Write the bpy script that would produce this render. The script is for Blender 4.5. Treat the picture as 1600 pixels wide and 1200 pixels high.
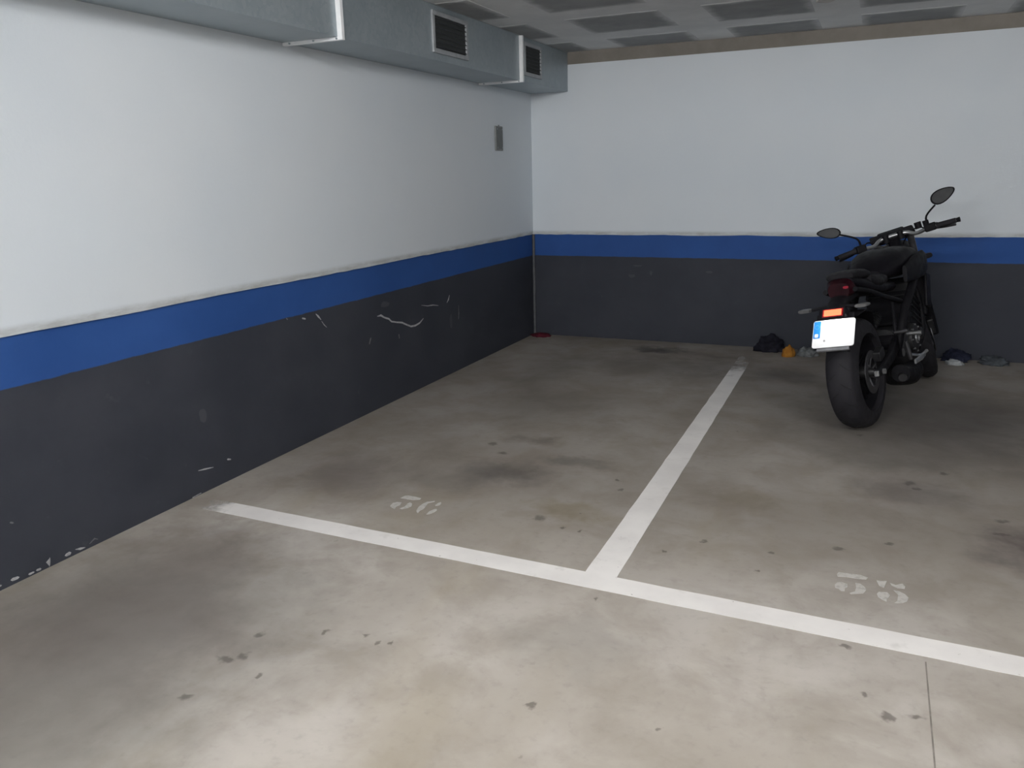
import bpy, bmesh, math, random
from mathutils import Vector, Matrix, Euler, noise
random.seed(7)
for o in list(bpy.data.objects): bpy.data.objects.remove(o)
C = bpy.context.scene.collection
S = bpy.context.scene
PI = math.pi

# ---------------------------------------------------------------- camera
cam_d = bpy.data.cameras.new('camera')
cam = bpy.data.objects.new('camera', cam_d); C.objects.link(cam)
S.camera = cam
cam_d.sensor_fit = 'HORIZONTAL'; cam_d.sensor_width = 36.0
cam_d.lens = 36.0 * 1255.9 / 1600.0
cam_d.clip_start = 0.05
CAM = Vector((2.8607, -6.8839, 1.45))
RX = Vector((0.91358837, 0.40592837, -0.02405099))
DN = Vector((0.08068412, -0.23892332, -0.96768059))
FW = Vector((-0.39855535, 0.88212120, -0.25102954))
M = Matrix((RX, -DN, -FW)).transposed().to_4x4(); M.translation = CAM
cam.matrix_world = M

# ---------------------------------------------------------------- world, lamps, exposure
W = bpy.data.worlds.new('world'); S.world = W; W.use_nodes = True
W.node_tree.nodes['Background'].inputs[0].default_value = (0.5, 0.55, 0.6, 1)
W.node_tree.nodes['Background'].inputs[1].default_value = 0.0
S.view_settings.view_transform = 'Standard'; S.view_settings.look = 'None'
S.view_settings.gamma = 1.0; S.view_settings.use_curve_mapping = False
S.view_settings.exposure = 0.0
# the phone's LED torch, held a hand's breadth beside its lens (the plate's glare comes from it and an added plate lamp)
FLASH_W = 42.0
ld = bpy.data.lights.new('phone_torch', 'SPOT'); ld.energy = FLASH_W; ld.shadow_soft_size = 0.012
ld.spot_size = math.radians(112); ld.spot_blend = 1.0; ld.color = (1.0, 0.975, 0.95)
lo = bpy.data.objects.new('phone_torch', ld); C.objects.link(lo)
Mf = M.copy(); Mf.translation = CAM + RX * 0.05 - DN * 0.02 - FW * 0.03; lo.matrix_world = Mf
TUBE = 258.0          # emission strength of the fluorescent tubes
LAMPS = [(1.95, -5.65, 'lit fluorescent batten above the near edge of the aisle, closest to the left wall'),
         (4.60, -5.65, 'lit fluorescent batten above the near edge of the aisle, over the bay of the motorcycle'),
         (1.20, -9.2, 'lit fluorescent batten in the far pair row, left one nearer the bays'),
         (2.70, -9.2, 'lit fluorescent batten in the far pair row, right one nearer the bays'),
         (1.20, -9.8, 'lit fluorescent batten in the far pair row, left one farther from the bays'),
         (2.70, -9.8, 'lit fluorescent batten in the far pair row, right one farther from the bays')]
# ---------------------------------------------------------------- materials
MATS = {}
def mat(name, col=(.5, .5, .5), rough=.6, metal=0.0, spec=.5, emit=None, es=0.0):
    if name in MATS: return MATS[name]
    m = bpy.data.materials.new(name); m.use_nodes = True
    b = m.node_tree.nodes['Principled BSDF']
    b.inputs['Base Color'].default_value = (*col, 1); b.inputs['Roughness'].default_value = rough
    b.inputs['Metallic'].default_value = metal; b.inputs['Specular IOR Level'].default_value = spec
    if emit: b.inputs['Emission Color'].default_value = (*emit, 1); b.inputs['Emission Strength'].default_value = es
    MATS[name] = m
    return m
class NT:
    """tiny node-tree builder"""
    def __init__(s, m): s.t = m.node_tree; s.b = s.t.nodes['Principled BSDF']
    def n(s, typ, **kw):
        x = s.t.nodes.new(typ)
        for k, v in kw.items(): setattr(x, k, v)
        return x
    def put(s, sock, v):
        if isinstance(v, bpy.types.NodeSocket): s.t.links.new(v, sock)
        else: sock.default_value = v
    def math(s, op, a, b=0.0, clamp=False):
        x = s.n('ShaderNodeMath', operation=op); x.use_clamp = clamp
        s.put(x.inputs[0], a); s.put(x.inputs[1], b); return x.outputs[0]
    def mix(s, f, a, b, blend='MIX'):
        x = s.n('ShaderNodeMix', data_type='RGBA', blend_type=blend)
        s.put(x.inputs[0], f)
        s.put(x.inputs[6], (*a, 1) if isinstance(a, tuple) and len(a) == 3 else a)
        s.put(x.inputs[7], (*b, 1) if isinstance(b, tuple) and len(b) == 3 else b)
        return x.outputs[2]
    def pos(s):
        return s.n('ShaderNodeNewGeometry').outputs['Position']
    def objc(s):
        return s.n('ShaderNodeTexCoord').outputs['Object']
    def noise(s, vec, scale, detail=4, rough=.5, dist=0.0):
        x = s.n('ShaderNodeTexNoise'); s.put(x.inputs['Vector'], vec)
        x.inputs['Scale'].default_value = scale; x.inputs['Detail'].default_value = detail
        x.inputs['Roughness'].default_value = rough; x.inputs['Distortion'].default_value = dist
        return x.outputs['Fac'], x.outputs['Color']
    def ramp(s, v, a, b, lo=0.0, hi=1.0, smooth=True):
        x = s.n('ShaderNodeMapRange'); x.interpolation_type = 'SMOOTHSTEP' if smooth else 'LINEAR'
        s.put(x.inputs[0], v); x.inputs[1].default_value = a; x.inputs[2].default_value = b
        x.inputs[3].default_value = lo; x.inputs[4].default_value = hi
        return x.outputs[0]
    def sep(s, v):
        x = s.n('ShaderNodeSeparateXYZ'); s.put(x.inputs[0], v); return x.outputs
    def vmul(s, v, k):
        x = s.n('ShaderNodeVectorMath', operation='MULTIPLY'); s.put(x.inputs[0], v); x.inputs[1].default_value = k
        return x.outputs[0]
    def vadd(s, v, k):
        x = s.n('ShaderNodeVectorMath', operation='ADD'); s.put(x.inputs[0], v); s.put(x.inputs[1], k)
        return x.outputs[0]
    def vlen(s, v):
        x = s.n('ShaderNodeVectorMath', operation='LENGTH'); s.put(x.inputs[0], v); return x.outputs['Value']
    def bump(s, h, dist=.002, strength=.5):
        x = s.n('ShaderNodeBump'); s.put(x.inputs['Height'], h); x.inputs['Distance'].default_value = dist
        x.inputs['Strength'].default_value = strength; s.put(s.b.inputs['Normal'], x.outputs[0])
    def col(s, c): s.put(s.b.inputs['Base Color'], c)
    def rough(s, c): s.put(s.b.inputs['Roughness'], c)

# floor: troweled concrete with oil, grime, broad dark patches and pits of its own shape
def floor_mat():
    m = mat('garage_concrete', (.4, .38, .35), .75, spec=.3); t = NT(m); P = t.pos()
    n1, c1 = t.noise(P, .9, 5, .55, .4); n2, _ = t.noise(P, 3.2, 6, .6, .3); n3, _ = t.noise(P, 26, 3, .6)
    n4, _ = t.noise(t.vmul(P, (1.6, .5, 1)), 1.3, 4, .6)
    base = t.mix(t.ramp(n1, .32, .68), (.345, .312, .272), (.50, .468, .428))
    base = t.mix(t.ramp(n2, .38, .7, 0, .5), base, (.235, .202, .168))
    base = t.mix(t.ramp(n4, .52, .7, 0, .35), base, (.30, .255, .18))
    base = t.mix(t.ramp(n3, .5, .8, 0, .25), base, (.2, .18, .16))
    # browner and darker from the aisle back into the bays
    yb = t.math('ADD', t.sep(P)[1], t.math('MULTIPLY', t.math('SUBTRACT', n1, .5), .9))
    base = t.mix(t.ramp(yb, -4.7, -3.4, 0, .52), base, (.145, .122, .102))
    # warp for stains and broad dark patches
    _, wc = t.noise(P, 5.0, 4, .6)
    warp = t.vmul(t.vadd(wc, (-.5, -.5, -.5)), (.42, .42, 0))
    Pw = t.vadd(P, warp)
    _, wc2 = t.noise(P, 30, 2, .6)
    Ps = t.vadd(P, t.vmul(t.vadd(wc2, (-.5, -.5, -.5)), (.05, .05, 0)))
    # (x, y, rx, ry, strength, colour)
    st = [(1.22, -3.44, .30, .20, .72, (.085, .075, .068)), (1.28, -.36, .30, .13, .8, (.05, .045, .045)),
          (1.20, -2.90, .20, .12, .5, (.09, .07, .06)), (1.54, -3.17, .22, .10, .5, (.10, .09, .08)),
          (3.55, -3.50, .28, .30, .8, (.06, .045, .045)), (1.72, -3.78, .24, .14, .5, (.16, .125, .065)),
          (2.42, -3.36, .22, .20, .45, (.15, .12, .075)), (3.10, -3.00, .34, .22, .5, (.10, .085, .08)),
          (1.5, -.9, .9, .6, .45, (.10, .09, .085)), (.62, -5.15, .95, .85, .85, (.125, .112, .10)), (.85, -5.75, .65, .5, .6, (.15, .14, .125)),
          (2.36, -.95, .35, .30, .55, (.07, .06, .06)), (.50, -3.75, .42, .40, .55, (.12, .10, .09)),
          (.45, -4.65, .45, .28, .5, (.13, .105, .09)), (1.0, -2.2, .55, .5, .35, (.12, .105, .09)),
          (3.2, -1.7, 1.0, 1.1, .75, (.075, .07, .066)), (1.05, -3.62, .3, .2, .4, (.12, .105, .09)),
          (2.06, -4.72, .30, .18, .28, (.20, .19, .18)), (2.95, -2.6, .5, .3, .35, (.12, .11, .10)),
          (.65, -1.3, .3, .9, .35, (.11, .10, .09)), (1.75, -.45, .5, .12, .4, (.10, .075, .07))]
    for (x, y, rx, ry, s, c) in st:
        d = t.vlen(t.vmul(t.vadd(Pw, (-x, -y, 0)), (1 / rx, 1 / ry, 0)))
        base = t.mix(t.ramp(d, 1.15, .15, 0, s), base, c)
    sp = [(1.107, -5.08, .016, .02), (1.30, -4.98, .012, .018), (2.06, -4.45, .012, .010), (1.14, -5.19, .02, .02), (1.10, -5.23, .03, .02),
          (1.432, -4.946, .009, .012), (1.498, -4.972, .01, .012), (1.539, -4.952, .008, .010), (2.935, -4.675, .012, .014),
          (2.993, -4.757, .016, .02), (3.064, -4.728, .022, .012), (2.08, -5.078, .014, .014), (1.258, -5.254, .012, .014), (1.131, -5.42, .02, .018),
          (1.751, -3.939, .012, .012), (1.825, -3.944, .009, .010), (1.806, -3.33, .012, .014), (1.856, -3.44, .016, .014),
          (2.20, -4.0, .010, .01), (2.325, -3.85, .013, .016), (2.588, -3.864, .014, .014), (2.56, -4.03, .01, .01), (3.01, -3.616, .022, .012),
          (3.10, -2.89, .03, .03), (3.13, -2.96, .02, .02), (3.256, -2.70, .018, .018), (3.438, -3.225, .03, .02), (3.42, -3.36, .035, .015),
          (2.826, -3.736, .025, .015), (2.874, -2.20, .02, .02), (.995, -3.04, .03, .03), (1.113, -3.164, .03, .02), (2.876, -4.44, .02, .01), (1.62, -3.88, .03, .03)]
    for (x, y, rx, ry) in sp:
        d = t.vlen(t.vmul(t.vadd(Ps, (-x, -y, 0)), (1 / rx, 1 / ry, 0)))
        base = t.mix(t.ramp(d, 1.3, .4, 0, .62), base, (.06, .05, .044))
    # random pits
    v = t.n('ShaderNodeTexVoronoi'); t.put(v.inputs['Vector'], Ps); v.inputs['Scale'].default_value = 5.5
    pm = t.math('MULTIPLY', t.ramp(v.outputs['Distance'], .06, .02), t.ramp(t.noise(P, 1.7, 2)[0], .5, .6))
    base = t.mix(t.math('MULTIPLY', pm, .6), base, (.07, .06, .055))
    t.col(base); t.rough(t.ramp(n2, .3, .7, .62, .85))
    t.bump(t.math('ADD', t.math('MULTIPLY', n3, .4), n2), .004, .25)
    return m

BLUE_B, BLUE_T = .735, .925
def wall_mat(name, dull=1.0):
    """lower wall: dark grey dado with the blue band on top"""
    m = mat(name, rough=.5, spec=.2); t = NT(m); P = t.pos(); z = t.sep(P)[2]
    n1, _ = t.noise(P, 2.2, 5, .6); n2, _ = t.noise(P, 40, 3, .6); n3, _ = t.noise(P, 9, 4, .7)
    grey = t.mix(t.ramp(n1, .3, .7), (.036, .040, .052), (.048, .052, .065))
    grey = t.mix(t.ramp(n3, .62, .8, 0, .35), grey, (.095, .097, .105))
    blue = t.mix(t.ramp(n1, .3, .7), (.022, .074, .255), (.030, .092, .30))
    blue = t.mix(t.ramp(n3, .64, .8, 0, .3), blue, (.07, .12, .26))
    ze = t.math('ADD', z, t.math('MULTIPLY', t.math('SUBTRACT', n3, .5), .012))
    c = t.mix(t.ramp(ze, BLUE_B - .003, BLUE_B + .003), grey, blue)
    t.col(c); t.bump(n2, .002, .3); t.rough(t.ramp(n1, .3, .7, .6, .75))
    return m
def coat_mat():
    m = mat('white_wall_paint', rough=.85, spec=.2); t = NT(m); P = t.pos(); z = t.sep(P)[2]
    n1, _ = t.noise(P, 1.1, 4, .5); n2, _ = t.noise(P, 60, 3, .6); n3, _ = t.noise(t.vmul(P, (.35, .35, 1.6)), 12, 4, .7)
    c = t.mix(t.ramp(n1, .3, .7), (.695, .75, .80), (.73, .775, .815))
    # dust gathered on the lowest edge of the coat, and the bare strip above the paint line
    c = t.mix(t.math('MULTIPLY', t.ramp(z, BLUE_T + .045, BLUE_T + .012), t.ramp(n3, .3, .7, .25, .7)), c, (.30, .30, .28))
    t.col(c); t.bump(n2, .002, .25)
    return m
def bare_mat():
    m = mat('bare_brown_concrete', rough=.9, spec=.2); t = NT(m); P = t.pos()
    n1, _ = t.noise(P, 4, 5, .6); n2, _ = t.noise(P, 40, 3, .6)
    t.col(t.mix(t.ramp(n1, .3, .7), (.24, .22, .195), (.30, .275, .245))); t.bump(n2, .003, .4)
    return m
def ceil_mat():
    m = mat('rib_concrete', rough=.9, spec=.2); t = NT(m); P = t.pos()
    n1, _ = t.noise(P, 2.5, 5, .6); n2, _ = t.noise(P, 45, 3, .6); n3, _ = t.noise(P, 7, 4, .6)
    c = t.mix(t.ramp(n1, .3, .7), (.66, .675, .68), (.76, .77, .77))
    c = t.mix(t.ramp(n3, .6, .8, 0, .4), c, (.55, .54, .51))
    t.col(c); t.bump(n2, .003, .4)
    return m
def block_mat():
    m = mat('ceiling_block_concrete', rough=.95, spec=.15); t = NT(m); P = t.pos()
    n1, _ = t.noise(P, 3.5, 5, .6); n2, _ = t.noise(P, 60, 3, .6)
    oc = t.sep(t.objc())
    n3, _ = t.noise(P, 8, 3, .6)
    ax = t.math('MAXIMUM', t.math('ABSOLUTE', oc[0]), t.math('ABSOLUTE', oc[1]))
    edge = t.ramp(t.math('ADD', ax, t.math('MULTIPLY', t.math('SUBTRACT', n3, .5), .09)), .245, .335, 0, .9)
    c = t.mix(t.ramp(n1, .3, .7), (.29, .30, .305), (.36, .37, .375))
    c = t.mix(edge, c, (.68, .695, .70))
    t.col(c); t.bump(n2, .004, .5)
    return m
def steel_mat():
    m = mat('galvanised_steel', (.5, .54, .56), .5, metal=.45); t = NT(m); P = t.objc()
    v = t.n('ShaderNodeTexVoronoi'); t.put(v.inputs['Vector'], t.pos()); v.inputs['Scale'].default_value = 45
    n1, _ = t.noise(t.pos(), 3, 4, .6)
    hs = t.sep(v.outputs['Color'])[0]
    t.col(t.mix(t.ramp(n1, .3, .7), t.mix(hs, (.29, .345, .375), (.35, .40, .43)), t.mix(hs, (.33, .385, .415), (.39, .44, .465))))
    t.rough(t.math('ADD', t.math('MULTIPLY', hs, .12), .40))
    return m
def paint_mat():
    m = mat('road_paint', rough=.7, spec=.3); t = NT(m); P = t.pos(); x, y, z = t.sep(P)
    n1, _ = t.noise(P, 3, 4, .6); n2, _ = t.noise(P, 38, 4, .65); n3, _ = t.noise(P, 9, 4, .6)
    c = t.mix(t.ramp(n1, .3, .7), (.70, .675, .655), (.80, .775, .75))
    c = t.mix(t.ramp(n3, .58, .78, 0, .45), c, (.45, .43, .40))
    c = t.mix(t.ramp(n2, .66, .74, 0, .7), c, (.25, .23, .21))
    t.col(c)
    # worn away towards the wall ends
    wear = t.math('MAXIMUM', t.ramp(x, .45, .10), t.ramp(y, -1.7, -.45))
    a = t.ramp(t.math('ADD', wear, t.math('MULTIPLY', t.math('SUBTRACT', n3, .5), .9)), .55, 1.05, 1.0, 0.0)
    t.put(t.b.inputs['Alpha'], a)
    return m
def digit_mat():
    m = mat('stencil_paint', rough=.75, spec=.3); t = NT(m); P = t.pos()
    n2, _ = t.noise(P, 45, 4, .65)
    t.col(t.mix(t.ramp(n2, .45, .7, 0, .8), (.50, .48, .455), (.34, .32, .295)))
    return m
def cloth_mat(name, a, b, sc=14):
    m = mat(name, rough=.9, spec=.2); t = NT(m); P = t.objc(); n1, _ = t.noise(P, sc, 4, .6)
    t.col(t.mix(t.ramp(n1, .35, .65), a, b)); t.bump(t.noise(P, sc * 4, 3, .6)[0], .004, .5)
    return m
def worn(name, a, b, rough, metal=0.0, spec=.5, sc=20, coat=0.0):
    """painted or moulded surface with a faint mottling"""
    m = mat(name, a, rough, metal, spec); t = NT(m); P = t.objc(); n1, _ = t.noise(P, sc, 4, .6)
    t.col(t.mix(t.ramp(n1, .35, .65), a, b)); t.rough(t.ramp(n1, .3, .7, rough * .85, min(1, rough * 1.15)))
    t.b.inputs['Coat Weight'].default_value = coat
    return m

FLOOR = floor_mat(); WALL = wall_mat('dado_paint'); COAT = coat_mat(); BARE = bare_mat(); CEIL = ceil_mat(); BLOCK = block_mat()
STEEL = steel_mat(); PAINT = paint_mat(); DIGIT = digit_mat()
FLANGE = worn('flange_highlight_steel', (.86, .88, .90), (.92, .93, .94), .4, 0, .5)  # near-white colour stands in for the lit highlight on the flanges
VENTFR = worn('vent_frame_aluminium', (.36, .38, .40), (.44, .46, .48), .5, .3)
DARK = worn('vent_shade', (.03, .034, .036), (.045, .05, .052), .8)
SLAT = worn('vent_slat_grey', (.035, .04, .044), (.05, .055, .06), .7, 0)

# ---------------------------------------------------------------- mesh helpers
def obj(name, bm, m, parent=None, smooth=False, bevel=0.0, seg=2):
    me = bpy.data.meshes.new(name)
    bmesh.ops.recalc_face_normals(bm, faces=bm.faces)
    bm.to_mesh(me); bm.free()
    me.materials.append(m)
    o = bpy.data.objects.new(name, me); C.objects.link(o)
    if parent is not None: o.parent = parent
    if smooth:
        for p in me.polygons: p.use_smooth = True
        if smooth != 'full':
            me.set_sharp_from_angle(angle=math.radians(40))
    if bevel:
        b = o.modifiers.new('bevel', 'BEVEL'); b.width = bevel; b.segments = seg; b.limit_method = 'ANGLE'; b.angle_limit = math.radians(40)
    return o
def tag(o, label, cat, group=None):
    o['label'] = label; o['category'] = cat
    if group: o['group'] = group
    return o
def struct(o, label, cat):
    tag(o, label, cat); o['kind'] = 'structure'; return o
def thing(name, label, cat, loc=(0, 0, 0), group=None):
    o = bpy.data.objects.new(name, None); C.objects.link(o); o.location = loc; o.empty_display_size = .1
    return tag(o, label, cat, group)
def B(): return bmesh.new()
def box(bm, a, b):
    r = bmesh.ops.create_cube(bm, size=1)
    a = Vector(a); b = Vector(b); c = (a + b) / 2; s = b - a
    for v in r['verts']: v.co = Vector((v.co.x * s.x, v.co.y * s.y, v.co.z * s.z)) + c
    return r['verts']
def obox(bm, c, size, rot=(0, 0, 0)):
    r = bmesh.ops.create_cube(bm, size=1); R = Euler(rot).to_matrix()
    for v in r['verts']: v.co = R @ Vector((v.co.x * size[0], v.co.y * size[1], v.co.z * size[2])) + Vector(c)
    return r['verts']
def ring(bm, c, u, w, r, n):
    return [bm.verts.new(c + u * (r * math.cos(2 * PI * i / n)) + w * (r * math.sin(2 * PI * i / n))) for i in range(n)]
def skin(bm, rings, closed=False, caps=True):
    n = len(rings[0]); L = len(rings)
    for k in range(L if closed else L - 1):
        a, b = rings[k], rings[(k + 1) % L]
        for i in range(n): bm.faces.new((a[i], a[(i + 1) % n], b[(i + 1) % n], b[i]))
    if caps and not closed:
        bm.faces.new(list(reversed(rings[0]))); bm.faces.new(rings[-1])
def catmull(pts, k=6):
    P = [Vector(p) for p in pts]; out = []
    for i in range(len(P) - 1):
        p0 = P[max(i - 1, 0)]; p1 = P[i]; p2 = P[i + 1]; p3 = P[min(i + 2, len(P) - 1)]
        for j in range(k):
            t = j / k
            out.append(.5 * ((2 * p1) + (p2 - p0) * t + (2 * p0 - 5 * p1 + 4 * p2 - p3) * t * t + (3 * p1 - p0 - 3 * p2 + p3) * t ** 3))
    out.append(P[-1]); return out
def tube(bm, pts, r, n=12, smooth=0):
    rr = r if isinstance(r, (list, tuple)) else [r] * len(pts)
    if smooth:
        m = len(pts); pts = catmull(pts, smooth)
        rr = [rr[min(int(i / smooth), m - 1)] + (rr[min(int(i / smooth) + 1, m - 1)] - rr[min(int(i / smooth), m - 1)]) * ((i % smooth) / smooth) for i in range(len(pts))]
    P = [Vector(p) for p in pts]; rings = []; u = None
    for i, p in enumerate(P):
        d = (P[min(i + 1, len(P) - 1)] - P[max(i - 1, 0)]).normalized()
        if u is None:
            u = d.orthogonal().normalized()
        else:
            u = (u - d * u.dot(d)).normalized()
        rings.append(ring(bm, p, u, d.cross(u), rr[i], n))
    skin(bm, rings)
def lathe(bm, prof, axis_o, axis_d, n=40, closed=False):
    """profile of (radius, along) spun around an axis"""
    d = Vector(axis_d).normalized(); u = d.orthogonal().normalized(); w = d.cross(u); o = Vector(axis_o)
    rings = [ring(bm, o + d * a, u, w, max(r, 1e-4), n) for r, a in prof]
    skin(bm, rings, closed=closed, caps=not closed)
def loft(bm, secs, n=28):
    """secs: (centre, half_w, half_h, power[, top_bias]) sections in the y-z plane, superelliptic"""
    rings = []
    for s in secs:
        (cx, cy, cz), hw, hh, pw = s[:4]; tilt = s[4] if len(s) > 4 else 0.0
        r = []
        for i in range(n):
            a = 2 * PI * i / n; ca, sa = math.cos(a), math.sin(a)
            y = hw * math.copysign(abs(ca) ** (2 / pw), ca); z = hh * math.copysign(abs(sa) ** (2 / pw), sa)
            r.append(bm.verts.new(Vector((cx - math.sin(tilt) * z, cy + y, cz + math.cos(tilt) * z))))
        rings.append(r)
    skin(bm, rings)
def plate_poly(bm, pts3, nrm, th):
    """flat outline given thickness th along nrm"""
    n = Vector(nrm)
    a = [bm.verts.new(Vector(p)) for p in pts3]; b = [bm.verts.new(Vector(p) + n * th) for p in pts3]
    bm.faces.new(a); bm.faces.new(b)
    for i in range(len(a)): bm.faces.new((a[i], a[(i + 1) % len(a)], b[(i + 1) % len(a)], b[i]))

# ---------------------------------------------------------------- the room
RW, RD, H = 8.6, 12.5, 2.45        # width (x), depth (-y), height
T = .2
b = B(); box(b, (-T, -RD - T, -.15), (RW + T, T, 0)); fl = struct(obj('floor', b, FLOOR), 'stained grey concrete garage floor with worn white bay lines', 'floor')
# recessed saw-cut joint in the slab
b = B(); box(b, (3.100, -7.0, .0002), (3.104, -4.44, .0012)); obj('joint', b, worn('joint_grime', (.16, .145, .125), (.24, .22, .195), .9), fl)

def wall(name, a, bb, label):
    m = B(); box(m, a, bb); return struct(obj(name, m, WALL), label, 'wall')
wl = wall('wall_left', (-T, -RD, 0), (-.009, T, H), 'left garage wall, white above a blue band and a scratched dark grey dado')
wb = wall('wall_back', (-.009, 0.007, 0), (RW, T, H), 'back garage wall, white above a blue band and a dark grey dado')
wr = wall('wall_right', (RW, -RD, 0), (RW + T, T, H), 'far right garage wall, white above a blue band')
wf = wall('wall_front', (-T, -RD - T, 0), (RW + T, -RD, H), 'garage wall behind the viewer, white above a blue band')

def coat(parent, along, L0, L1, plane, out, ztop, seed):
    """white render coat standing a few millimetres proud, with a ragged lower edge"""
    m = B(); n = 150; fr = []; bk = []
    def P(s, d, z): return (d, s, z) if along == 'y' else (s, d, z)
    rows = []
    for i in range(n + 1):
        s = L0 + (L1 - L0) * i / n
        zb = BLUE_T + .005 * noise.noise((s * 2.3, seed, 0)) + .004 * noise.noise((s * 11, seed, 3))
        f = [m.verts.new(P(s, plane, z)) for z in (zb, ztop)]
        k = [m.verts.new(P(s, plane - out, z)) for z in (zb + .001, ztop)]
        rows.append((f[0], f[1], k[1], k[0]))
    skin(m, rows)
    return obj('render_coat', m, COAT, parent)
coat(wl, 'y', -RD, 0.005, 0.0, .008, H, 1.3)
coat(wb, 'x', 0.0, RW, 0.0, -.006, 2.352, 7.7)
b = B(); box(b, (0, -.003, 2.352), (RW, .0069, H)); obj('bare_strip', b, BARE, wb)
coat(wr, 'y', -RD, 0.0, RW - .008, -.008, H, 3.1)
coat(wf, 'x', 0.0, RW, -RD + .008, .008, H, 4.2)
b = B(); tube(b, [(.004, -.004, .01), (.004, -.004, BLUE_T)], .013, 8)
tr = struct(obj('trim_1', b, worn('corner_bead_grey', (.07, .075, .085), (.10, .105, .115), .6), smooth=True), 'thin grey filler bead up the dark corner between the walls', 'corner bead')

# ceiling: ribs with flush concrete blocks between them
b = B(); box(b, (-T, -RD - T, H), (RW + T, T, H + .2)); ce = struct(obj('ceiling', b, CEIL), 'bare concrete rib ceiling with a grid of darker square blocks', 'ceiling')
def block_mesh(x0, x1, y0, y1):
    m = B(); box(m, (x0, y0, -.0015), (x1, y1, .0))
    me = bpy.data.meshes.new('ceiling_block'); bmesh.ops.recalc_face_normals(m, faces=m.faces); m.to_mesh(me); m.free(); me.materials.append(BLOCK); return me
full = block_mesh(-.315, .315, -.315, .315)
edge_row = block_mesh(-.315, .315, -.315, .165)
first_col = block_mesh(.10, .315, -.315, .315); first_corner = block_mesh(.10, .315, -.315, .165)
for i in range(-1, 8):
    for j in range(0, 9):
        x = 1.155 + .905 * i; y = -.195 - .90 * j
        me = (first_corner if j == 0 else first_col) if i == -1 else (edge_row if j == 0 else full)
        o = bpy.data.objects.new('ceiling_block', me); C.objects.link(o); o.parent = ce; o.location = (x, y, H)
# small whitish plaster patch on a rib
b = B()
pts = [(2.455 + (.05 + .018 * math.sin(3 * a + 1)) * math.cos(a), -1.19 + (.085 + .02 * math.sin(2 * a)) * math.sin(a), H) for a in [2 * PI * k / 18 for k in range(18)]]
plate_poly(b, pts, (0, 0, -1), .007); obj('plaster_patch', b, worn('plaster_patch', (.5, .49, .47), (.62, .6, .58), .9), ce)

# ---------------------------------------------------------------- bay lines and stencilled numbers
def line_strip(name, p0, p1, w0, w1, n, label, seed, zt=.0015):
    m = B(); p0 = Vector(p0); p1 = Vector(p1); d = (p1 - p0).normalized(); s = Vector((-d.y, d.x)); rows = []
    for i in range(n + 1):
        t = i / n; c = p0.lerp(p1, t); w = (w0 + (w1 - w0) * t) / 2
        L = w + .003 * noise.noise((i * .35, seed, 0)); Rr = w + .003 * noise.noise((i * .35, seed, 9))
        a = c + s * L; e = c - s * Rr
        rows.append([m.verts.new((a.x, a.y, zt)), m.verts.new((e.x, e.y, zt)), m.verts.new((e.x, e.y, .0004)), m.verts.new((a.x, a.y, .0004))])
    skin(m, rows)
    return tag(obj(name, m, PAINT), label, 'floor marking')
line_strip('bay_line', (.10, -4.282), (7.5, -4.461), .108, .118, 130, 'long white painted line across the mouths of both parking bays', 2.0)
line_strip('bay_line', (2.026, -4.29), (1.990, -.36), .122, .104, 80, 'white painted line running back to the wall between the two bays', 5.0, .0011)
N36 = [[[[0.926,-3.9031],[0.9314,-3.8726],[0.9479,-3.8638],[0.9787,-3.8642],[1.0192,-3.8706],[1.0225,-3.8872],[0.9968,-3.902],[0.9589,-3.9036]],[[0.9308,-3.9993],[0.9245,-3.9671],[0.9374,-3.9497],[0.9591,-3.9465],[0.9683,-3.9753],[0.9609,-3.9977],[0.9704,-4.0232],[0.9536,-4.0151],[0.9376,-4.0066]],[[0.9873,-4.0096],[0.9988,-3.9834],[0.9922,-3.9514],[0.9958,-3.9326],[1.0114,-3.9392],[1.0257,-3.9683],[1.0209,-3.992],[1.0024,-4.0135]]],[[[1.0696,-3.9999],[1.059,-3.9605],[1.0598,-3.9258],[1.0672,-3.8981],[1.0944,-3.8753],[1.0982,-3.8839],[1.0789,-3.9112],[1.0847,-3.9361],[1.0928,-3.972],[1.0878,-4.0026],[1.0923,-4.0244],[1.0796,-4.0151]],[[1.1215,-3.9198],[1.1216,-3.89],[1.1292,-3.8772],[1.1394,-3.8957],[1.1398,-3.9153],[1.1266,-3.9252]],[[1.1343,-4.0225],[1.1306,-3.991],[1.1382,-3.9643],[1.1468,-3.9539],[1.157,-3.9667],[1.157,-3.9905],[1.1443,-4.0187]]]]
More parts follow.
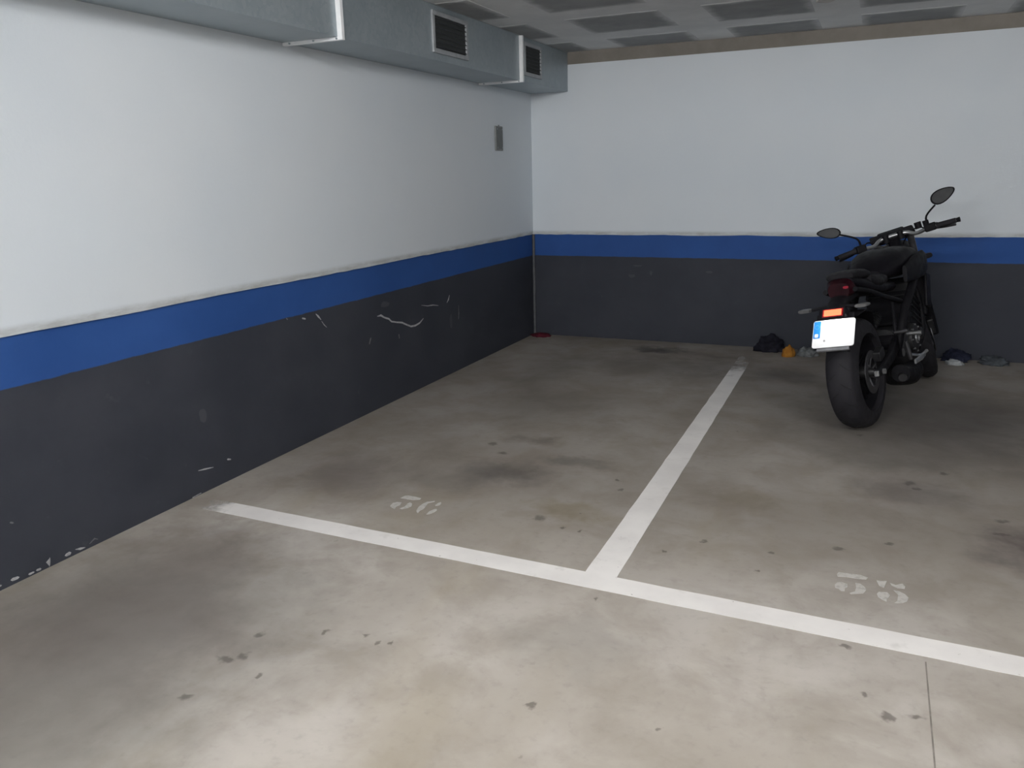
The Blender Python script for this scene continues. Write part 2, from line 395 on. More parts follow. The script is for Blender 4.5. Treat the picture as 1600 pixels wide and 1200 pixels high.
N35 = [[[[2.8303,-3.9555],[2.8362,-3.937],[2.8678,-3.9339],[2.9095,-3.9314],[2.9351,-3.9441],[2.9288,-3.9601],[2.899,-3.965],[2.865,-3.9648],[2.834,-3.9724]],[[2.8277,-4.0396],[2.8351,-4.019],[2.848,-4.0118],[2.8689,-4.0212],[2.8697,-4.0427],[2.8609,-4.0547],[2.8617,-4.0758],[2.8508,-4.0801],[2.84,-4.0651],[2.8297,-4.0627]],[[2.8943,-4.0003],[2.911,-4.0003],[2.9261,-4.0205],[2.931,-4.04],[2.9216,-4.0712],[2.8823,-4.0909],[2.8784,-4.084],[2.8943,-4.0672],[2.898,-4.0358]]],[[[2.9641,-3.953],[2.9807,-3.9531],[2.9982,-3.944],[2.9916,-3.9818],[2.988,-4.0005],[2.9734,-3.9933],[2.966,-3.9677]],[[3.0082,-3.9556],[3.0263,-3.966],[3.0484,-3.9464],[3.057,-3.9648],[3.0548,-3.9828],[3.0314,-3.9877],[3.0135,-3.9732]],[[2.9655,-4.056],[2.9717,-4.0388],[2.9987,-4.0325],[3.0074,-4.0499],[3.002,-4.0706],[2.9966,-4.0829],[2.9965,-4.1012],[2.9843,-4.0939],[2.9701,-4.0791]],[[3.0186,-4.0077],[3.0382,-4.0106],[3.0556,-4.0247],[3.0657,-4.0455],[3.0596,-4.0763],[3.0436,-4.0946],[3.021,-4.1016],[3.0299,-4.084],[3.0333,-4.0376]]]]
def number(data, label):
    allp = [p for d in data for s in d for p in s]
    cx = sum(p[0] for p in allp) / len(allp); cy = sum(p[1] for p in allp) / len(allp)
    t = thing('bay_number', label, 'floor marking', (cx, cy, 0), 'stencilled bay numbers')
    for d in data:
        m = B()
        for s in d: plate_poly(m, [(p[0] - cx, p[1] - cy, .0002) for p in s], (0, 0, 1), .0012)
        obj('digit', m, DIGIT, t)
number(N36, 'white stencilled number 36 on the floor of the empty bay')
number(N35, 'white stencilled number 35 on the floor of the motorcycle bay')

# ---------------------------------------------------------------- chips and scratches in the left dado
SCR = [[[[-2.5961,0.5996],[-2.5552,0.5985],[-2.5161,0.5776],[-2.4652,0.5603],[-2.4356,0.5377],[-2.3719,0.5219],[-2.3064,0.5082],[-2.252,0.4847],[-2.1963,0.4627],[-2.1375,0.4584],[-2.0764,0.4663],[-2.0249,0.4888]],0.011],[[[-2.0397,0.5849],[-1.9546,0.5674],[-1.8788,0.5621],[-1.8021,0.5464]],0.007],[[[-1.6286,0.5944],[-1.645,0.5671],[-1.6671,0.5506]],0.014],[[[-1.4885,0.4967],[-1.4889,0.4425],[-1.4973,0.3961]],0.006],[[[-2.6868,0.4738],[-2.7054,0.4434]],0.014],[[[-2.3561,0.4343],[-2.353,0.4126]],0.014],[[[-3.2122,0.7142],[-3.1951,0.6994],[-3.1739,0.6778]],0.012],[[[-3.166,0.6644],[-3.1493,0.6433],[-3.1272,0.6241]],0.006],[[[-3.3337,0.7109],[-3.3118,0.7042]],0.012],[[[-3.4675,0.7335],[-3.4599,0.7265]],0.01],[[[-4.1989,0.1193],[-4.1586,0.1132],[-4.1074,0.1042]],0.008],[[[-4.0059,0.111],[-3.9889,0.1052]],0.013],[[[-4.2552,0.003],[-4.2026,0.006]],0.006],[[[-5.1512,0.0208],[-5.1305,0.0187]],0.018],[[[-5.0845,0.0107],[-5.0682,0.0104]],0.012],[[[-5.0523,0.0115],[-5.0398,0.0105]],0.012],[[[-4.9947,0.0329],[-5.0034,0.0232],[-5.0007,0.0081]],0.014],[[[-4.9255,0.0163],[-4.9094,0.0173]],0.017],[[[-4.8802,0.0208],[-4.8613,0.0149],[-4.841,0.0113]],0.01],[[[-4.8166,0.0174],[-4.7915,0.0292],[-4.7776,0.0202]],0.006],[[[-5.2057,0.02],[-5.1967,0.0193]],0.01],[[[-5.1172,0.2391],[-5.1092,0.2345]],0.01]]
CHIP = worn('bare_plaster_chip', (.30, .30, .31), (.44, .44, .45), .9, sc=60)
FAINT = worn('scuffed_dado', (.11, .113, .12), (.17, .173, .18), .8, sc=60)
for k, (pl, w) in enumerate(SCR):
    m = B(); P = [Vector(p) for p in pl]; up = []; dn = []
    for i, p in enumerate(P):
        d = (P[min(i + 1, len(P) - 1)] - P[max(i - 1, 0)]).normalized(); nn = Vector((-d.y, d.x))
        e = .35 if i in (0, len(P) - 1) and len(P) > 2 else (.7 if len(P) == 2 else 1)
        ww = w * .5 * e * (1 + .5 * noise.noise((k, i * 1.7, 0)))
        up.append(p + nn * ww); dn.append(p - nn * ww)
    ext = (P[-1] - P[0]).normalized() * w * .4
    loop = up + [P[-1] + ext] + dn[::-1] + [P[0] - ext]
    plate_poly(m, [(-.009, q.x, max(q.y, .001)) for q in loop], (1, 0, 0), .0012)
    obj('paint_chip', m, FAINT if k in (3, 4, 5, 9, 19, 21) else CHIP, wl)
for (y, z, a, c) in [(-4.13, .375, .022, .035), (-1.62, .40, .02, .05), (-2.50, .66, .05, .02)]:
    m = B(); plate_poly(m, [(-.009, y + a * math.cos(t) * (1 + .4 * noise.noise((t, y, 0))), z + c * math.sin(t) * (1 + .4 * noise.noise((t, y, 4)))) for t in [2 * PI * k / 16 for k in range(16)]], (1, 0, 0), .0008)
    obj('scuff', m, worn('soft_scuff', (.048, .052, .063), (.062, .065, .075), .8, sc=40), wl)
for (x, z, a, c) in [(.98, .66, .04, .008), (1.10, .60, .012, .02), (.93, .57, .03, .015), (1.6, .62, .03, .01)]:
    m = B(); plate_poly(m, [(x + a * math.cos(t), .007, z + c * math.sin(t) * (1 + .4 * noise.noise((t, x, 4)))) for t in [2 * PI * k / 12 for k in range(12)]], (0, -1, 0), .0008)
    obj('scuff', m, MATS['soft_scuff'], wb)

# ---------------------------------------------------------------- ventilation duct
DX, DZ0, DZ1 = .345, 2.136, 2.447
FL = [-1.03, -3.30, -5.57, -7.84, -10.11]
vd = thing('ventilation_duct', 'rectangular galvanised ventilation duct along the top of the left wall', 'duct', (0, 0, DZ0))
def dobj(name, m, mt, par=None, **k):
    m.transform(Matrix.Translation((0, 0, -DZ0)))
    return obj(name, m, mt, vd if par is None else par, **k)
ends = [-.004] + FL + [-RD + .01]
vents = {0: [(-.975, -.625)], 1: [(-2.36, -1.90)], 2: [(-4.6, -4.15)]}
for i in range(len(ends) - 1):
    y1, y0 = ends[i], ends[i + 1]; m = B()
    # a shallow cross-break keeps each sheet from being a plain box
    my = (y0 + y1) / 2; mz = (DZ0 + DZ1) / 2
    x0 = .002
    box_v = box(m, (x0, y0, DZ0), (DX, y1, DZ1))
    faces = [f for f in m.faces if f.normal.x > .9 or f.normal.z < -.9]
    for f in faces:
        nrm = f.normal.copy(); r = bmesh.ops.poke(m, faces=[f]); r['verts'][0].co += nrm * .004
    dobj('duct_section', m, STEEL)
for y in FL:                                   # bolted angle flange around the duct
    m = B(); p = .028
    box(m, (DX - .001, y - .012, DZ0 - .015), (DX + p, y + .012, DZ1 - .002))
    box(m, (.003, y - .012, DZ0 - .015), (DX, y + .012, DZ0 + .001))
    fo = dobj('flange', m, FLANGE, bevel=.002)
    for x in (.05, .20, .34):
        m = B(); tube(m, [(x, y - .018, DZ0 - .008), (x, y + .018, DZ0 - .008)], .005, 6); dobj('bolt', m, STEEL, fo)
for k, vs in vents.items():
    for (y0, y1) in vs:
        z0, z1 = 2.176, 2.412; w = .026
        m = B()
        for a, c in (((y0, z0), (y1, z0 + w)), ((y0, z1 - w), (y1, z1)), ((y0, z0 + w), (y0 + w, z1 - w)), ((y1 - w, z0 + w), (y1, z1 - w))):
            box(m, (DX + .002, a[0], a[1]), (DX + .016, c[0], c[1]))
        g = dobj('vent_grille', m, VENTFR, bevel=.002)
        m = B(); box(m, (DX + .0045, y0 + w, z0 + w), (DX + .006, y1 - w, z1 - w)); dobj('shade_backing', m, DARK, g)  # dark sheet painted as the shade inside the open vent
        nz = 7
        for q in range(nz):
            zc = z0 + w + (q + .5) * (z1 - z0 - 2 * w) / nz
            m = B(); obox(m, (DX + .011, (y0 + y1) / 2, zc), (.014, y1 - y0 - 2 * w, .003), (0, math.radians(40), 0))
            dobj('slat', m, SLAT, g)

# ---------------------------------------------------------------- grey box on the left wall
jb = thing('wall_box', 'small grey plastic box on the white wall near the corner', 'electrical box', (0.0, -.708, 1.743))
BOXM = worn('box_plastic_grey', (.20, .21, .21), (.24, .25, .25), .55)
m = B(); box(m, (.0, -.068, -.095), (.014, .068, .095)); obj('body', m, BOXM, jb, bevel=.004)
m = B(); box(m, (.014, -.055, -.082), (.018, .055, .082)); lid = obj('lid', m, worn('box_lid_grey', (.11, .12, .12), (.15, .16, .16), .5), jb, bevel=.003)
for sy in (-1, 1):
    for sz in (-1, 1):
        m = B(); tube(m, [(.018, sy * .045, sz * .072), (.0195, sy * .045, sz * .072)], .006, 8); obj('screw', m, MATS['galvanised_steel'], lid)
m = B(); tube(m, [(.009, 0, .095), (.009, 0, .104)], .0065, 10); obj('cable_gland', m, BOXM, jb, smooth=True)

# ---------------------------------------------------------------- fluorescent fittings over the aisle (behind the viewer)
def fitting(x, y, label, m_):
    """1.2 m batten lying along x under the slab, with one glowing tube"""
    t = thing('ceiling_lamp', label, 'lamp', (x, y, H), 'fluorescent battens over the aisle')
    m = B(); box(m, (-.62, -.03, -.04), (.62, .03, -.001)); obj('housing', m, worn('batten_white', (.6, .6, .6), (.66, .66, .66), .5), t, bevel=.006)
    m = B(); tube(m, [(-.585, 0, -.058), (.585, 0, -.058)], .016, 14); obj('tube', m, m_, t, smooth=True)
    for s in (-1, 1):
        m = B(); box(m, (s * .60 - .018, -.018, -.078), (s * .60 + .018, .018, -.04)); obj('tube_holder', m, MATS['batten_white'], t, bevel=.004)
def tubemat(n, k): return mat('lit_tube' + n, (.9, .9, .9), .4, emit=(1.0, .99, .98), es=TUBE * k)
for k, (lx, ly, lab) in enumerate(LAMPS):
    fitting(lx, ly, lab, tubemat('', 1.0))

# ---------------------------------------------------------------- rags and bags lying along the back wall
def crumple(name, label, cat, c, size, m, seed, rz=0.0, amp=.35, sub=4, freq=2.2):
    b = B(); bmesh.ops.create_icosphere(b, subdivisions=sub, radius=1)
    for v in b.verts:
        p = v.co.copy(); q = p * freq + Vector((seed, seed * 1.7, 0))
        k = 1 + amp * noise.noise(q) + amp * .7 * abs(noise.noise(q * 2.1)) + amp * .45 * noise.noise(q * 4.3)
        p *= k
        z = p.z * size[2]
        v.co = Vector((p.x * size[0], p.y * size[1], max(z + size[2] * .35, 0.0)))
    o = obj(name, b, m, smooth='full'); o.location = c; o.rotation_euler = (0, 0, rz)
    return tag(o, label, cat)
CB = cloth_mat('navy_black_cloth', (.007, .007, .013), (.015, .015, .024))
CN = cloth_mat('navy_cloth', (.010, .012, .026), (.02, .024, .045))
CY = cloth_mat('yellow_orange_plastic', (.30, .12, .018), (.42, .19, .03))
CG = cloth_mat('grey_plastic_bag', (.10, .11, .112), (.20, .21, .215), 22)
CW = cloth_mat('pale_grey_rag', (.30, .32, .33), (.45, .47, .48))
CS = cloth_mat('slate_cloth', (.045, .052, .062), (.08, .09, .10))
CR = cloth_mat('dark_red_cloth', (.06, .008, .016), (.10, .013, .024))
crumple('cloth_bag', 'dark crumpled cloth bag lying at the wall left of the motorcycle', 'bag', (2.135, -.115, 0), (.105, .07, .085), CB, 2.2, .1, .45)
crumple('glove', 'orange-yellow crumpled glove beside the dark cloth bag', 'glove', (2.300, -.285, 0), (.045, .03, .06), CY, 5.1, .3, .4, 3)
crumple('plastic_bag', 'crumpled grey plastic bag behind the number plate', 'bag', (2.435, -.20, 0), (.065, .06, .045), CG, 8.4, 0, .5)
crumple('rag', 'pale grey rag on the floor right of the front wheel', 'rag', (3.475, -.195, 0), (.055, .03, .026), CW, 3.3, -.15, .5, 3)
crumple('folded_cloth', 'dark navy cloth heaped against the back wall behind the pale rag', 'cloth', (3.49, -.075, 0), (.085, .045, .065), CN, 6.2, 0, .4)
crumple('plastic_sheet', 'slate grey crumpled sheet at the wall, rightmost of the litter', 'sheet', (3.74, -.10, 0), (.085, .055, .04), CS, 9.7, 0, .5)
crumple('red_rag', 'flat dark red rag in the corner of the two walls', 'rag', (.095, -.085, 0), (.085, .06, .024), CR, 1.1, 0, .35, 3)

# ---------------------------------------------------------------- motorcycle (local: x forward, y left, z up, origin at rear contact)
HD, LEAN, STEER = math.radians(15.5), math.radians(11.5), math.radians(22)
mc = thing('motorcycle', 'black naked motorcycle leaning on its side stand, white number plate behind', 'motorcycle')
BL = worn('bike_gloss_black', (.005, .0045, .007), (.007, .0065, .009), .5, spec=.13)
MBK = worn('bike_matt_black', (.006, .006, .008), (.009, .0085, .011), .6, spec=.14)
RUB = worn('tyre_rubber', (.011, .0105, .014), (.017, .016, .020), .72, spec=.3, sc=30)
SEATM = worn('seat_vinyl', (.007, .0065, .009), (.010, .0095, .012), .65, spec=.2, sc=40)
ENG = worn('engine_grey', (.012, .012, .014), (.02, .02, .022), .5, .2)
SIL = worn('satin_silver', (.42, .43, .44), (.55, .56, .57), .32, .85)
DISC = worn('disc_steel', (.07, .07, .076), (.11, .11, .118), .4, .7)
RED = worn('red_lens', (.012, .001, .003), (.020, .0015, .0045), .45, spec=.15, coat=0.0)
GLARE = mat('reflector_glare_red', (.8, .05, .02), .3, emit=(1.0, .16, .07), es=2.6)  # emission imitates flash glare on a reflector that gives no light itself
WHITE = worn('plate_white', (.93, .93, .94), (.95, .95, .96), .5, spec=.3)
PBLUE = worn('plate_blue', (.02, .25, .72), (.03, .28, .76), .5, spec=.3)
AMB = worn('indicator_smoke', (.07, .07, .072), (.10, .10, .102), .4)
AX = Vector((1.046, 0, .98)); AD = Vector((-math.sin(math.radians(24.5)), 0, math.cos(math.radians(24.5))))
STM = Matrix.Translation(AX) @ Matrix.Rotation(STEER, 4, AD) @ Matrix.Translation(-AX)
def part(name, bm, m, par=None, st=False, smooth=True, bevel=0.0):
    if st: bm.transform(STM)
    return obj(name, bm, m, mc if par is None else par, smooth=smooth, bevel=bevel)
Y = Vector((0, 1, 0))
def wheel(name, c, R, hw, st, rimr, discs, discr):
    """tyre, rim, spokes, discs about the axle centre c"""
    c = Vector(c); m = B(); prof = []
    n = 18
    for i in range(n + 1):                      # rounded tread from bead to bead
        a = PI * i / n; prof.append((rimr + (R - rimr) * (math.sin(a) ** .62), hw * math.cos(a) * (1.0 if 3 < i < n - 3 else .93)))
    prof.append((rimr - .006, -hw * .62)); prof.append((rimr - .006, hw * .62))
    lathe(m, prof, c, Y, 64, closed=True)
    ty = part('tyre', m, RUB, st=st); ty.name = 'tyre'
    # tread grooves
    m = B()
    for k in range(36):
        a = 2 * PI * k / 36; s = 1 if k % 2 else -1
        pts = []
        for q in range(5):
            f = q / 4; ang = a + f * .13; al = s * (.12 + .55 * f)   # al: fraction of half width
            rr = rimr + (R - rimr) * (max(0, 1 - al * al) ** .31) - .0006
            pts.append(c + Vector((rr * math.cos(ang), hw * al, rr * math.sin(ang))))
        tube(m, pts, .0022, 5)
    tg = part('tread_groove', m, worn('groove_black', (.004, .004, .005), (.006, .006, .007), .9), par=ty, st=st); tg['kind'] = 'stuff'
    m = B()
    lathe(m, [(rimr + .004, hw * .66), (rimr - .012, hw * .60), (rimr - .026, hw * .2), (rimr - .026, -hw * .2), (rimr - .012, -hw * .60), (rimr + .004, -hw * .66), (rimr - .004, -hw * .5), (rimr - .010, 0), (rimr - .004, hw * .5)], c, Y, 48, closed=True)
    part('rim', m, MBK, st=st)
    for k in range(5):
        for dd in (-.10, .10):
            a = 2 * PI * k / 5 + .3; m = B()
            p0 = c + Vector((.03 * math.cos(a + dd * 2), 0, .03 * math.sin(a + dd * 2))); p1 = c + Vector(((rimr - .02) * math.cos(a + dd), 0, (rimr - .02) * math.sin(a + dd)))
            tube(m, [p0, p0.lerp(p1, .5), p1], [.015, .010, .012], 8); part('spoke', m, MBK, st=st)
    m = B(); lathe(m, [(.012, -hw - .035), (.012, -hw - .02), (.03, -hw * .7), (.038, 0), (.03, hw * .7), (.012, hw + .02), (.012, hw + .035)], c, Y, 20); part('hub', m, ENG, st=st)
    for y in discs:
        m = B()
        rings = [(discr, y - .0025), (discr, y + .0025), (discr * .66, y + .0025), (discr * .66, y - .0025)]
        lathe(m, rings, c, Y, 48, closed=True)
        for k in range(6):
            a = 2 * PI * k / 6
            tube(m, [c + Vector((.03 * math.cos(a), y * .8, .03 * math.sin(a))), c + Vector((discr * .7 * math.cos(a + .4), y, discr * .7 * math.sin(a + .4)))], .006, 6)
        part('brake_disc', m, DISC, st=st)
RA = Vector((0, 0, .315)); FA = Vector((1.40, 0, .300))
wheel('rear_wheel', RA, .315, .09, False, .222, [-.085], .122)
wheel('front_wheel', FA, .300, .060, True, .222, [-.078, .078], .141)
# rear end running gear
m = B(); lathe(m, [(.095, .098), (.095, .104), (.06, .106), (.06, .096)], RA, Y, 36, closed=True); part('sprocket', m, DISC)
for s in (1, -1):
    m = B(); tube(m, [(0, .101, .315 + s * .093), (.47, .101, .40 + s * .04)], .007, 6); part('chain_run', m, ENG)
for s in (1, -1):
    m = B(); loft(m, [((-.06, s * .128, .315), .014, .022, 4), ((.05, s * .128, .322), .016, .028, 4), ((.25, s * .122, .36), .018, .036, 4), ((.42, s * .105, .40), .02, .045, 4), ((.52, s * .09, .42), .022, .05, 4)], 16)
    sw = part('swingarm', m, MBK)
    m = B(); tube(m, [(0, s * .138, .315), (0, s * .158, .315)], .016, 6); part('axle_nut', m, SIL, par=sw)
    m = B(); box(m, (-.075, s * .128 - .012, .300), (-.05, s * .128 + .012, .330)); part('chain_adjuster', m, SIL, par=sw, smooth=False, bevel=.003)
m = B(); tube(m, [(.44, -.10, .41), (.44, .10, .41)], .045, 16); part('swingarm_pivot', m, MBK)
m = B(); obox(m, (.085, -.105, .40), (.085, .045, .06), (0, -.3, 0)); part('brake_caliper', m, ENG, smooth=False, bevel=.008)
m = B(); loft(m, [((.26, 0, .545), .05, .006, 3), ((.14, 0, .64), .085, .008, 3), ((.0, 0, .668), .09, .008, 3), ((-.1, 0, .655), .08, .007, 3)], 20); part('tyre_hugger', m, MBK)
m = B(); tube(m, [(.42, .03, .50), (.60, .03, .56)], .022, 12)
for k in range(7):
    f = k / 7; tube(m, [(.44 + .15 * f, .03, .507 + .05 * f), (.448 + .15 * f, .03, .51 + .05 * f)], .034, 14)
part('shock_absorber', m, ENG)
# frame
for s in (1, -1):
    m = B(); tube(m, [(1.02, s * .045, .88), (.90, s * .14, .82), (.70, s * .165, .72), (.52, s * .15, .58), (.46, s * .125, .42), (.48, s * .11, .32)], [.026, .026, .025, .026, .028, .022], 12, smooth=5); part('frame_spar', m, MBK)
    m = B(); tube(m, [(.56, s * .13, .64), (.30, s * .12, .70), (.05, s * .10, .77), (-.10, s * .08, .80)], .014, 10, smooth=4); part('subframe_tube', m, MBK)
    m = B(); tube(m, [(1.0, s * .05, .84), (.98, s * .12, .62), (.93, s * .14, .42), (.84, s * .12, .30)], .017, 10, smooth=4); part('down_tube', m, MBK)
m = B(); tube(m, [AX - AD * .14, AX + AD * .03], .038, 18); part('head_tube', m, MBK)
# engine
m = B(); loft(m, [((.44, 0, .40), .10, .09, 4), ((.52, 0, .36), .135, .13, 4), ((.70, 0, .34), .145, .135, 4), ((.84, 0, .36), .13, .11, 4), ((.90, 0, .40), .10, .07, 4)], 24); en = part('engine_case', m, ENG)
m = B(); obox(m, (.83, 0, .545), (.21, .26, .23), (0, .42, 0)); cy_ = part('cylinder_block', m, MBK, smooth=False, bevel=.015)
for k in range(5):
    m = B(); obox(m, (.845 - .02 * k * .4 + .012 * k, 0, .475 + .035 * k), (.215, .275, .006), (0, .42, 0)); part('cooling_fin', m, ENG, par=cy_, smooth=False)
m = B(); obox(m, (.88, 0, .665), (.20, .24, .07), (0, .42, 0)); part('cylinder_head', m, ENG, smooth=False, bevel=.012)
m = B(); lathe(m, [(.001, -.178), (.06, -.178), (.085, -.172), (.092, -.145), (.092, -.12)], (.62, 0, .40), Y, 36); part('clutch_cover', m, ENG, par=en)
m = B(); lathe(m, [(.03, -.186), (.036, -.184), (.036, -.176), (.03, -.176)], (.62, 0, .40), Y, 24, closed=True); part('cover_ring', m, SIL, par=en)
m = B(); lathe(m, [(.001, .178), (.055, .178), (.075, .172), (.08, .145), (.08, .12)], (.80, 0, .38), Y, 36); part('generator_cover', m, ENG, par=en)
m = B(); lathe(m, [(.001, -.168), (.03, -.168), (.04, -.16), (.042, -.12)], (.80, 0, .40), Y, 24); part('pulse_cover', m, ENG, par=en)
for k in range(8):
    a = 2 * PI * k / 8; c = Vector((.62 + .082 * math.cos(a), 0, .40 + .082 * math.sin(a)))
    m = B(); tube(m, [c + Vector((0, -.15, 0)), c + Vector((0, -.18, 0))], .0055, 6); part('cover_bolt', m, SIL, par=en)
m = B(); obox(m, (1.0, 0, .62), (.035, .33, .26), (0, .25, 0)); ra = part('radiator', m, MBK, smooth=False, bevel=.008)
for s in (1, -1):
    m = B(); obox(m, (.985, s * .178, .65), (.10, .02, .22), (0, .25, 0)); part('radiator_cover', m, BL, smooth=False, bevel=.009)
# exhaust: headers into a short can slung low on the right
for s in (1, -1):
    m = B(); tube(m, [(.93, s * .06, .62), (1.02, s * .06, .50), (1.01, s * .05, .34), (.90, s * .02 - .03, .215), (.74, -.06, .185)], .021, 12, smooth=5); part('exhaust_header', m, DISC)
m = B(); loft(m, [((.76, -.06, .185), .05, .035, 3), ((.70, -.075, .19), .10, .06, 3), ((.48, -.10, .20), .105, .065, 3), ((.36, -.13, .225), .07, .058, 3), ((.28, -.155, .245), .05, .05, 2.4)], 24); ex = part('silencer', m, MBK)
m = B(); tube(m, [(.32, -.15, .235), (.26, -.17, .222)], .024, 16); part('tail_pipe', m, ENG, par=ex)
m = B(); loft(m, [((.42, -.205, .285), .006, .014, 3), ((.52, -.215, .292), .008, .017, 3), ((.64, -.205, .293), .007, .015, 3), ((.70, -.195, .288), .004, .010, 3)], 12); part('heat_shield', m, SIL, par=ex)
# tank, seat, tail
m = B(); loft(m, [((.40, 0, .82), .075, .035, 2.6), ((.46, 0, .845), .115, .062, 2.6), ((.58, 0, .868), .155, .088, 2.6), ((.72, 0, .873), .178, .098, 2.7), ((.86, 0, .87), .18, .094, 2.7), ((.96, 0, .865), .135, .075, 2.5), ((1.01, 0, .85), .07, .04, 2.3)], 36); tk = part('fuel_tank', m, BL)
m = B(); lathe(m, [(.001, .012), (.032, .012), (.04, .006), (.042, -.01)], (.74, 0, .968), (0, 0, 1), 28); part('fuel_cap', m, ENG, par=tk)
for s in (1, -1):
    m = B(); loft(m, [((.56, s * .168, .80), .012, .05, 3), ((.70, s * .19, .82), .016, .075, 3), ((.86, s * .198, .835), .016, .08, 3), ((.98, s * .185, .83), .012, .06, 3), ((1.04, s * .17, .82), .006, .03, 3)], 20); part('tank_shroud', m, MBK)
m = B(); loft(m, [((.47, 0, .80), .09, .03, 3), ((.38, 0, .80), .12, .036, 3), ((.24, 0, .80), .135, .038, 3), ((.14, 0, .815), .13, .04, 3), ((.09, 0, .832), .115, .036, 3)], 28); part('rider_seat', m, SEATM)
m = B(); loft(m, [((.13, 0, .855), .105, .03, 3), ((.06, 0, .868), .11, .032, 3), ((-.02, 0, .872), .095, .026, 3), ((-.07, 0, .872), .07, .018, 3)], 28); part('pillion_seat', m, SEATM)
m = B(); loft(m, [((.52, 0, .745), .12, .035, 3), ((.30, 0, .758), .125, .04, 3), ((.10, 0, .795), .115, .045, 3), ((-.03, 0, .832), .09, .035, 3), ((-.09, 0, .845), .068, .022, 3)], 28); part('tail_cowl', m, BL)
m = B(); loft(m, [((-.03, 0, .812), .070, .048, 3), ((-.09, 0, .812), .072, .054, 3), ((-.125, 0, .802), .056, .042, 3)], 24); tl = part('tail_lamp', m, RED)
m = B(); loft(m, [((-.112, -.040, .818), .020, .012, 3), ((-.128, -.040, .817), .014, .007, 3)], 14); part('lamp_facet', m, worn('red_facet', (.30, .012, .03), (.38, .018, .04), .3), par=tl)
# plate hanger, plate, glowing reflector, added plate lamp, indicators
m = B(); loft(m, [((.02, 0, .775), .06, .03, 4), ((-.10, 0, .755), .05, .028, 4), ((-.20, 0, .73), .042, .024, 4), ((-.29, 0, .705), .038, .02, 4)], 16); hg = part('rear_fender', m, MBK)
TILT = math.radians(33)          # plate leans back
PM = Matrix.Translation((-.350, -.022, .600)) @ Matrix.Rotation(TILT, 4, 'Y')
def pl(bm): bm.transform(PM); return bm
m = B(); box(m, (.003, -.098, -.07), (.014, .098, .12)); part('plate_bracket', pl(m), MBK, smooth=False, bevel=.006)
def rrect(y0, y1, z0, z1, r, x):
    pts = []
    for (cy, cz, a0) in ((y1 - r, z1 - r, 0), (y0 + r, z1 - r, 90), (y0 + r, z0 + r, 180), (y1 - r, z0 + r, 270)):
        for k in range(6):
            a = math.radians(a0 + 18 * k); pts.append((x, cy + r * math.cos(a), cz + r * math.sin(a)))
    return pts
m = B(); plate_poly(m, rrect(-.11, .11, -.08, .08, .013, 0.002), (-1, 0, 0), .004); np_ = part('number_plate', pl(m), WHITE, smooth=False)
np_['label'] = 'white number plate'
m = B(); plate_poly(m, rrect(.070, .107, -.024, .076, .004, -.002), (-1, 0, 0), .0008); part('blue_band', pl(m), PBLUE, par=np_, smooth=False)
m = B(); plate_poly(m, rrect(.080, .099, -.018, .002, .004, -.0028), (-1, 0, 0), .0006); part('band_mark', pl(m), WHITE, par=np_, smooth=False)
m = B()
for k in range(12):
    a = 2 * PI * k / 12; c = (.0885 + .0115 * math.cos(a), .042 + .0115 * math.sin(a))
    plate_poly(m, rrect(c[0] - .0012, c[0] + .0012, c[1] - .0012, c[1] + .0012, .0008, -.0028), (-1, 0, 0), .0006)
part('star_ring', pl(m), worn('star_pale', (.30, .45, .72), (.34, .5, .76), .5), par=np_, smooth=False)['kind'] = 'stuff'
m = B(); tube(m, [(-.002, .045, -.041), (-.004, .045, -.041)], .006, 12); part('plate_screw', pl(m), worn('screw_grey', (.35, .35, .35), (.4, .4, .4), .5), par=np_)
m = B(); box(m, (.0, -.085, -.098), (.02, .085, -.081)); part('plate_reflector', pl(m), worn('clear_grey_plastic', (.18, .185, .20), (.26, .265, .28), .4), smooth=False, bevel=.004)
m = B(); box(m, (-.050, -.070, .0855), (.03, .070, .135)); part('fill_lamp_housing', pl(m), MBK, smooth=False, bevel=.008)  # housing added above the plate to hold the fill lamp
m = B(); box(m, (-.056, -.052, .078), (-.047, .040, .114)); lp = part('rear_reflector', pl(m), GLARE, smooth=False, bevel=.003)  # reflector, no lamp: its flash glare is put in as a glow
lp['label'] = 'red reflector with flash glare as emission'
m = B(); box(m, (-.0525, -.060, .073), (-.0495, .048, .119)); part('reflector_rim', pl(m), worn('red_rim', (.30, .006, .012), (.36, .010, .018), .3), par=lp, smooth=False, bevel=.002)
m = B(); box(m, (-.044, -.050, .0815), (-.022, .050, .0852)); part('plate_fill_lamp', pl(m), mat('plate_fill_emitter', (.9, .9, .9), .4, emit=(1, 1, 1), es=56.0), smooth=False)  # added unseen lamp, whitens the plate in place of its retroreflection
m = B(); box(m, (-.050, -.070, .0600), (-.0465, .070, .087)); part('fill_lamp_lip', pl(m), MBK, smooth=False)  # lip added to hide the fill lamp from the camera
for s in (1, -1):
    m = B(); tube(m, [(-.27, s * .03 - .015, .735), (-.285, s * .115 - .015, .728)], .009, 8); ind = part('indicator', m, MBK)
    m = B(); loft(m, [((-.265, s * .15 - .015, .727), .036, .010, 3), ((-.30, s * .15 - .015, .727), .036, .010, 3), ((-.315, s * .15 - .015, .727), .030, .009, 3)], 16); part('indicator_lens', m, AMB, par=ind)
